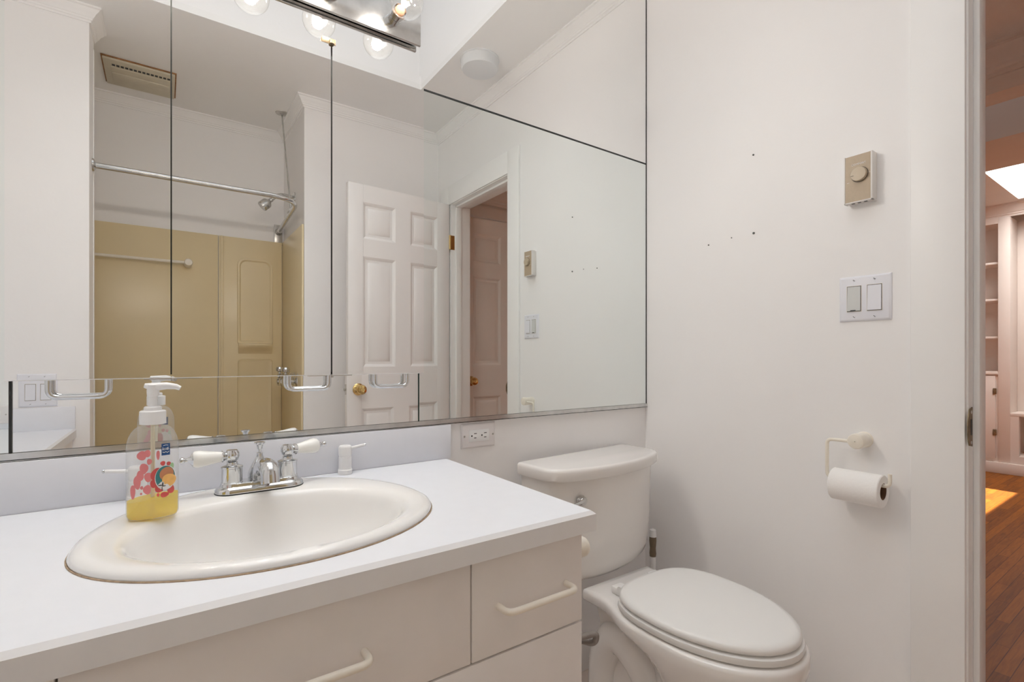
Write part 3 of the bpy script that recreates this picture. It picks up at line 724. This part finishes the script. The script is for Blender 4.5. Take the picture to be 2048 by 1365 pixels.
# ------------------------------------------------------------------ right-wall fittings
th = thing('thermostat', (XR, .54, 1.523), 'beige wall thermostat with a round dial above the light switches', 'thermostat')
x0 = XR-.030; ty0, ty1, tz0, tz1 = .508, .572, 1.461, 1.584
w = M(); w.box(x0+.003, XR, ty0+.002, ty1-.002, tz0+.002, tz1-.002, .001)
w.box(x0, XR, ty0, ty0+.004, tz0, tz1, .0008); w.box(x0, x0+.02, ty1-.003, ty1, tz0, tz1, .0008); w.box(x0, x0+.012, ty0, ty1, tz0, tz0+.003, .0008)
w.build('housing', mat('thermostat_housing', srgb(232, 228, 224), .4), th)
fp = M().box(x0+.0006, x0+.004, ty0+.0042, ty1-.0032, tz0+.0032, tz1-.0015).build('face_plate', THERMO, th)
kc = (x0+.0006, .5365, 1.531)
kb = M(); kb.lathe([(.0185, 0), (.0180, .0085), (.0168, .0095), (.001, .0098)], kc, (-1, 0, 0), 36); ko = kb.build('dial', KNOBT, th)
M().lathe([(.0195, 0), (.0195, .0008), (.001, .0008)], kc, (-1, 0, 0), 36).build('dial_rim', DARK, ko)
M().box(kc[0]-.0102, kc[0]-.0096, kc[1]+.010, kc[1]+.0165, kc[2]-.0035, kc[2]-.0028).build('dial_mark', BLACK, ko)
def wall_text(body, size, y, z, x, parent, m):
    t = text_mesh(body, size)
    mt = Matrix(((0, 0, -1, x), (-1, 0, 0, y), (0, 1, 0, z), (0, 0, 0, 1)))
    t.v = [mt @ v for v in t.v]; return t.build('lettering', m, parent, smooth=0)
wall_text('COMFORT', .0068, .5385, 1.5585, x0+.0004, fp, PWHITE)
for a_, b_, z_ in ((.5125, .518, 1.5305), (.559, .565, 1.5145)): M().box(x0, x0+.0007, a_, b_, z_, z_+.0006).build('dial_tick', PWHITE, fp)
w = M()
for y in (.522, .536, .550): w.box(x0+.006, x0+.012, y, y+.007, tz0-.0006, tz0+.0004)
w.build('vent_slots', DARK, th)

def switch_plate(loc, ax, label, left_grey=True):
    """ax: direction along the plate's width; normal = outwards"""
    nx = {'y': (-1, 0), 'x': (0, 1)}[ax]
    # local frame: X along the width (viewer's left to right), Y out of the wall, Z up
    if ax == 'y': R3 = Matrix(((0, -1, 0), (-1, 0, 0), (0, 0, 1)))
    else: R3 = Matrix(((-1, 0, 0), (0, 1, 0), (0, 0, 1)))
    mt = Matrix.Translation(loc) @ R3.to_4x4()
    t = thing('light_switch', loc, label, 'light switch')
    def put(mb, name, m, par): mb.v = [mt @ v for v in mb.v]; return mb.build(name, m, par)
    w = M()
    def rr(i, y): return [(-.0585+i, y, -.059+i), (.0585-i, y, -.059+i), (.0585-i, y, .059-i), (-.0585+i, y, .059-i)]
    w.loft([rr(0, 0), rr(0, .002), rr(.004, .0058), rr(.006, .0062)])
    put(w, 'wall_plate', PLATEP, t)
    for s_ in (-1, 1):
        cx = s_*.023
        fr = put(M().box(cx-.0172, cx+.0172, .006, .0068, -.0342, .0342, .0003), 'switch_frame', CREAM, t)
        put(M().box(cx-.0162, cx+.0162, .0066, .0071, -.0332, .0332), 'frame_gap', DARK, fr)
        m_ = GREYPAD if (s_ < 0 and left_grey) else PLATEP
        rk = M(); rk.loft([[(cx-.0155, .0060, -.0322), (cx+.0155, .0060, -.0322), (cx+.0155, .0060, .0322), (cx-.0155, .0060, .0322)], [(cx-.0150, .0102, -.0318), (cx+.0150, .0102, -.0318), (cx+.0150, .0078, .0318), (cx-.0150, .0078, .0318)]])
        put(rk, 'rocker', m_, fr)
        for z in (-.048, .048):
            sc = put(M().lathe([(.0032, 0), (.0030, .0010), (.001, .0012)], (cx, .006, z), (0, 1, 0), 14), 'screw', PLATEP, t)
            put(M().box(cx-.0026, cx+.0026, .0070, .0076, z-.0006, z+.0006, mtx=Matrix.Translation((cx, 0, z)) @ Matrix.Rotation(.7, 4, 'Y') @ Matrix.Translation((-cx, 0, -z))), 'screw_slot', DARK, sc)
    if left_grey: put(M().box(-.030, -.018, .0098, .0106, -.0318, -.0296), 'switch_slider', DARK, t)
    return t
switch_plate((XR, .5345, 1.215), 'y', 'double rocker light switch under the thermostat on the right wall')
switch_plate((-.417, YP, .937), 'x', 'double rocker light switch on the partition above the left counter end, seen in mirror', False)

# outlet on the mirror wall
def duplex(loc, label, parts=True):
    t = thing('power_outlet', loc, label, 'power outlet'); x, y, z = loc
    s_ = -1 if parts else 1      # facing -y or +y
    w = M()
    def rr(i, d): return [(x-.0572+i, y+s_*d, z-.0358+i), (x+.0572-i, y+s_*d, z-.0358+i), (x+.0572-i, y+s_*d, z+.0358-i), (x-.0572+i, y+s_*d, z+.0358-i)]
    w.loft([rr(0, 0), rr(0, .002), rr(.004, .0058), rr(.006, .0062)]); w.build('wall_plate', mat('outlet_plate_plastic', srgb(234, 230, 230), .4), t)
    fy0, fy1 = sorted((y+s_*.006, y+s_*.0078))
    fc_ = M().box(x-.0335, x+.0335, fy0, fy1, z-.0168, z+.0168, .0006).build('receptacle_face', WHITEP, t)
    w = M(); yy0, yy1 = sorted((y+s_*.0077, y+s_*.0081))
    for cx in (x-.0165, x+.0175):
        w.box(cx-.001, cx+.0078, yy0, yy1, z+.0052, z+.0072); w.box(cx-.001, cx+.0066, yy0, yy1, z-.0072, z-.0052); w.lathe([(.0024, 0), (.0024, .0004)], (cx-.0085, y+s_*.0077, z), (0, s_, 0), 12)
    w.build('slots', DARK, fc_)
    for cx in (x-.0485, x+.0485): M().lathe([(.0030, 0), (.0028, .001), (.001, .0012)], (cx, y+s_*.006, z), (0, s_, 0), 14).build('screw', STEEL, t)
    return t
duplex((.7545, YW, .834), 'horizontal white duplex outlet under the mirror beside the backsplash')
duplex((-.556, YP+.014, .838), 'horizontal outlet on the partition backsplash, seen at the left mirror edge', False)

# toilet paper holder and roll
pz = .848; py = .536
hp = thing('toilet_paper_holder', (XR, py, pz), 'white bent-wire toilet paper holder on a round post on the right wall', 'toilet paper holder')
M().lathe([(.0205, 0), (.0205, .003), (.0190, .0045), (.0190, .040), (.0198, .0415), (.0198, .052), (.0175, .0565), (.010, .0585), (.001, .059)], (XR, py, pz), (-1, 0, 0), 36, False).build('post', CREAM, hp)
xr_ = 1.446
rod = arc([(xr_, py+.012, pz-.002), (xr_, .606, pz-.003), (xr_, .606, .746), (xr_, .4660, .746), (xr_, .4660, .777)], .013, 7)
M().tube(rod, .0044, 12).build('wire_arm', CREAM, hp)
rz_ = .746+.0044-.0190; ROLLC = (xr_, .535, rz_)
w = M(); ro, ri, hl = .0405, .0205, .0555
w.lathe([(ri, -hl), (ro-.002, -hl), (ro, -hl+.002), (ro, hl-.002), (ro-.002, hl), (ri, hl)], ROLLC, (0, 1, 0), 48, False)
tr = tag(w.build('toilet_paper_roll', PAPER), 'white toilet paper roll hanging on the bent-wire holder', 'toilet paper roll')
M().lathe([(ri, -hl+.0004), (ri, hl-.0004), (ri-.0012, hl-.0004), (ri-.0012, -hl+.0004), (ri, -hl+.0004)], ROLLC, (0, 1, 0), 36, False).build('cardboard_core', CARD, tr)
hq = thing('toilet_paper_holder', (.629, .735, .684), 'round cream post of a paper holder on the vanity side by the toilet', 'toilet paper holder')
M().lathe([(.0205, 0), (.0205, .003), (.0185, .0045), (.0185, .046), (.0198, .048), (.0198, .056), (.0175, .0605), (.010, .0625), (.001, .063)], (.629, .735, .684), (1, 0, 0), 36, False).build('post', CREAM, hq)
M().tube(arc([(.668, .735, .684), (.668, .84, .684), (.668, .84, .60), (.668, .765, .60)], .012, 6), .0044, 12).build('wire_arm', CREAM, hq)

# nail heads left in the right wall
def nailp(y, z, r, label):
    w = M(); w.lathe([(r, 0), (r, .003), (r*.6, .004), (.0003, .0042)], (XR+.001, y, z), (-1, 0, 0), 12)
    tag(w.build('nail', mat('nail_grey', srgb(92, 92, 90), .6)), label, 'nail', 'nails left in the right wall')
nailp(.833, 1.06+.769*.815, .0028, 'small grey nail high on the right wall, topmost of the nails')
nailp(.832, 1.06+.385, .0034, 'dark nail in the right wall left of the thermostat and lower')
nailp(.987, 1.06+.377, .0022, 'tiny nail in the right wall nearest the mirror corner')
nailp(.905, 1.06+.385, .0016, 'tiny nail hole between the two lower nails on the right wall')

# ceiling disc light and fan grille
w = M(); w.lathe([(.097, 0), (.097, .004), (.092, .006), (.092, .040), (.086, .050), (.068, .0535), (.001, .0545)], (1.272, .400, ZC), (0, 0, -1), 48)
tag(w.build('ceiling_disc', mat('disc_plastic', srgb(226, 228, 230), .45)), 'round white disc fixture on the ceiling near the doorway', 'ceiling fixture')
vt = thing('exhaust_vent', (-.11, -.76, ZC), 'aged rectangular exhaust fan grille with rusty edges on the ceiling over the tub', 'vent')
vx0, vx1, vy0, vy1 = -.250, .054, -.905, -.615
M().box(vx0, vx1, vy0, vy1, ZC-.006, ZC-.0005, .001).build('rusted_rim', RUST, vt)
M().box(vx0+.006, vx1-.006, vy0+.006, vy1-.006, ZC-.016, ZC-.005, .003).build('grille_frame', VENTM, vt)
w = M(); w.box(vx0+.034, vx1-.03, vy0+.045, vy1-.075, ZC-.020, ZC-.015, .002); w.box(vx0+.036, vx1-.032, vy0+.10, vy1-.125, ZC-.026, ZC-.018, .003)
w.build('centre_panel', VENTM, vt)
w = M(); n = 14
for i in range(n):
    q = (vx1-vx0-.062)/n; a = vx0+.040+i*q; w.box(a, a+q-.005, vy1-.066, vy1-.048, ZC-.0168, ZC-.0156)
w.build('vent_slots', DARK, vt)

# ------------------------------------------------------------------ tub alcove (seen in the mirrors)
ts = thing('tub_surround', (.2, YF, .4), 'tan fibreglass tub surround with moulded soap ledge, seen in the mirror', 'tub surround')
S = .012; ZS = 1.812; YS = YF+S
M().box(XL+.01, .272, YF+.001, YS, .39, ZS, .002).build('wall_panel', TAN, ts)
w = M(); w.box(.276, XT-S-.001, YF+.001, YS, .39, ZS, .002); w.box(.286, .300, YS-.002, YS+.006, .39, ZS, .003)
w.build('corner_panel', TANEDGE, ts)
M().box(XT-S, XT-.001, YF+S, YWING-.004, .39, ZS, .002).build('end_panel', TANEDGE, ts)
def rrect(x0, x1, z0, z1, r, y, top_only=True, n=6):
    pts = []
    for cx, cz, a0, rr in ((x1-r, z1-r, 0, r), (x0+r, z1-r, PI/2, r), (x0+.01, z0+.01, PI, .01), (x1-.01, z0+.01, 1.5*PI, .01)):
        for k in range(n+1):
            a = a0+PI/2*k/n; pts.append((cx+rr*math.cos(a), y, cz+rr*math.sin(a)))
    return pts
w = M(); nx0, nx1, nz0, nz1 = .381, .572, 1.155, 1.682
w.loft([rrect(nx0-.006, nx1+.006, nz0-.006, nz1+.006, .050, YS-.001), rrect(nx0-.003, nx1+.003, nz0-.003, nz1+.003, .046, YS+.009), rrect(nx0+.006, nx1-.006, nz0+.006, nz1-.006, .040, YS+.009), rrect(nx0+.014, nx1-.014, nz0+.014, nz1-.014, .034, YS+.001)], False, True)
w.loft([rrect(nx0-.004, nx1+.004, .42, 1.055, .02, YS-.001), rrect(nx0, nx1, .425, 1.05, .018, YS+.007), rrect(nx0+.01, nx1-.01, .435, 1.04, .015, YS+.001)], False, True)
sh = []
for k in range(13):
    q = k/12; x = nx0+(nx1-nx0)*q; b = .030+.030*math.sin(PI*q)**.5
    sh.append([(x, YS-.001, 1.152), (x, YS+b*.7, 1.152), (x, YS+b*.95, 1.149), (x, YS+b, 1.142), (x, YS+b*.95, 1.133), (x, YS+b*.75, 1.122), (x, YS+b*.4, 1.108), (x, YS+.006, 1.095), (x, YS-.001, 1.085)])
w.loft(sh)
w.build('soap_ledge', TANEDGE, ts, smooth=30)
struct(M().box(XP, XP+.003, YP-TP, YP-TP+.025, 0, ZC-.095, .001).build('trim_8', TRIM))

bt = thing('bathtub', (-.15, -.7, 0), 'tan bathtub in the alcove behind the shower rod', 'bathtub')
tx0, tx1, ty0_, ty1_ = XL+.012, XT-.014, YS+.002, YWING-.002
def rc(x0, x1, y0, y1, r, z, n=6):
    pts = []
    for cx, cy, a0 in ((x1-r, y1-r, 0), (x0+r, y1-r, PI/2), (x0+r, y0+r, PI), (x1-r, y0+r, 1.5*PI)):
        for k in range(n+1): a = a0+PI/2*k/n; pts.append((cx+r*math.cos(a), cy+r*math.sin(a), z))
    return pts
w = M(); y1t = YP-TP-.004
w.loft([rc(tx0, tx1, ty0_, y1t, .01, 0), rc(tx0, tx1, ty0_, y1t, .01, .375), rc(tx0+.005, tx1-.005, ty0_+.005, y1t-.005, .012, .385), rc(tx0+.07, tx1-.07, ty0_+.05, y1t-.07, .08, .385), rc(tx0+.08, tx1-.08, ty0_+.06, y1t-.08, .08, .37), rc(tx0+.16, tx1-.12, ty0_+.09, y1t-.11, .08, .08)], True, True)
w.build('tub_shell', TAN, bt, smooth=40)

zr = 1.908; yr = -.372
sr = thing('shower_curtain_rod', (.2, yr, zr), 'bent chrome shower curtain rod with ceiling support over the tub', 'curtain rod')
M().tube(arc([(XP+.001, yr, zr), (.596, yr, zr), (.612, YF+.004, zr-.028)], .15, 14), .0125, 18).build('rod', DULLCH, sr)
w = M(); w.box(.588, .636, YF+.0005, YF+.010, zr-.115, zr+.02, .003); w.lathe([(.022, 0), (.019, .012), (.015, .02), (.015, .05)], (.612, YF+.008, zr-.028), (0, 1, 0), 20)
w.build('wall_flange', STEEL, sr)
M().lathe([(.028, 0), (.026, .006), (.015, .012)], (XP+.0005, yr, zr), (1, 0, 0), 20).build('end_flange', DULLCH, sr)
w = M(); w.tube([(.578, -.755, ZC-.004), (.602, -.62, zr+.008)], .0045, 12); w.tube([(.602, -.62, zr+.010), (.602, -.615, zr-.012)], .008, 12)
w.build('ceiling_support', DULLCH, sr)
M().lathe([(.036, 0), (.034, .004), (.012, .007), (.008, .012)], (.578, -.755, ZC), (0, 0, -1), 28).build('ceiling_flange', STEEL, sr)
w = M(); w.lathe([(.0155, -.025), (.0155, .025)], (.6025, -.62, zr-.004), (.03, -1, 0), 18); w.build('rod_coupling', STEEL, sr)

zs_ = 2.027; ys_ = -.745
shd = thing('shower_fixture', (XT, ys_, zs_), 'chrome shower head on a bent arm beside the curtain rod', 'shower head')
M().lathe([(.034, 0), (.032, .005), (.018, .011), (.011, .013)], (XT, ys_, zs_), (-1, 0, 0), 28).build('flange', DULLCH, shd)
M().tube(arc([(XT, ys_, zs_), (XT-.085, ys_, zs_+.008), (XT-.125, ys_, zs_-.035)], .05, 8), .0095, 14).build('arm', DULLCH, shd)
hd_ = Vector((-.72, 0, -.70)).normalized(); hc = Vector((XT-.122, ys_, zs_-.030))
M().lathe([(.011, 0), (.013, .008), (.011, .016), (.014, .022), (.027, .034), (.030, .044), (.030, .074), (.0285, .078), (.001, .076)], hc, hd_, 28).build('spray_head', DULLCH, shd)
hv = thing('shower_valve', (XT-S, -.70, .94), 'chrome tub valve with handles on the tan end panel', 'valve')
w = M()
for dz, dy in ((.0, -.09), (.0, .09), (0, 0)):
    w.lathe([(.034, 0), (.032, .004), (.020, .012), (.013, .016), (.013, .040), (.018, .044), (.026, .050), (.028, .066), (.022, .074), (.001, .076)], (XT-S, -.70+dy, .94), (-1, 0, 0), 20)
w.tube([(XT-S, -.79, .94), (XT-S-.02, -.70, .955), (XT-S, -.61, .94)], .010, 12)
w.build('valve_trim', CHROME, hv)
for dy in (-.09, .09): M().lathe([(.008, 0), (.008, .02), (.020, .026), (.023, .04), (.018, .05), (.001, .052)], (XT-S-.062, -.70+dy, .955), (0, 0, 1), 16).build('handle', CHROME, hv)
M().tube(arc([(XT-S, -.70, .54), (XT-S-.11, -.70, .535), (XT-S-.125, -.70, .50)], .03, 6), .017, 16).build('tub_spout', CHROME, hv)

tbz = 1.618
twb = thing('towel_bar', (-.2, YS, tbz), 'cream towel bar mounted on the tan tub surround', 'towel bar')
for x in (.118, -.52): M().lathe([(.022, 0), (.022, .004), (.020, .006), (.020, .058), (.0215, .060), (.0215, .070), (.018, .076), (.001, .078)], (x, YS, tbz), (0, 1, 0), 28).build('post', CREAM, twb)
M().cyl(.0085, (-.52, YS+.05, tbz), (.118, YS+.05, tbz), 16).build('bar', CREAM, twb)
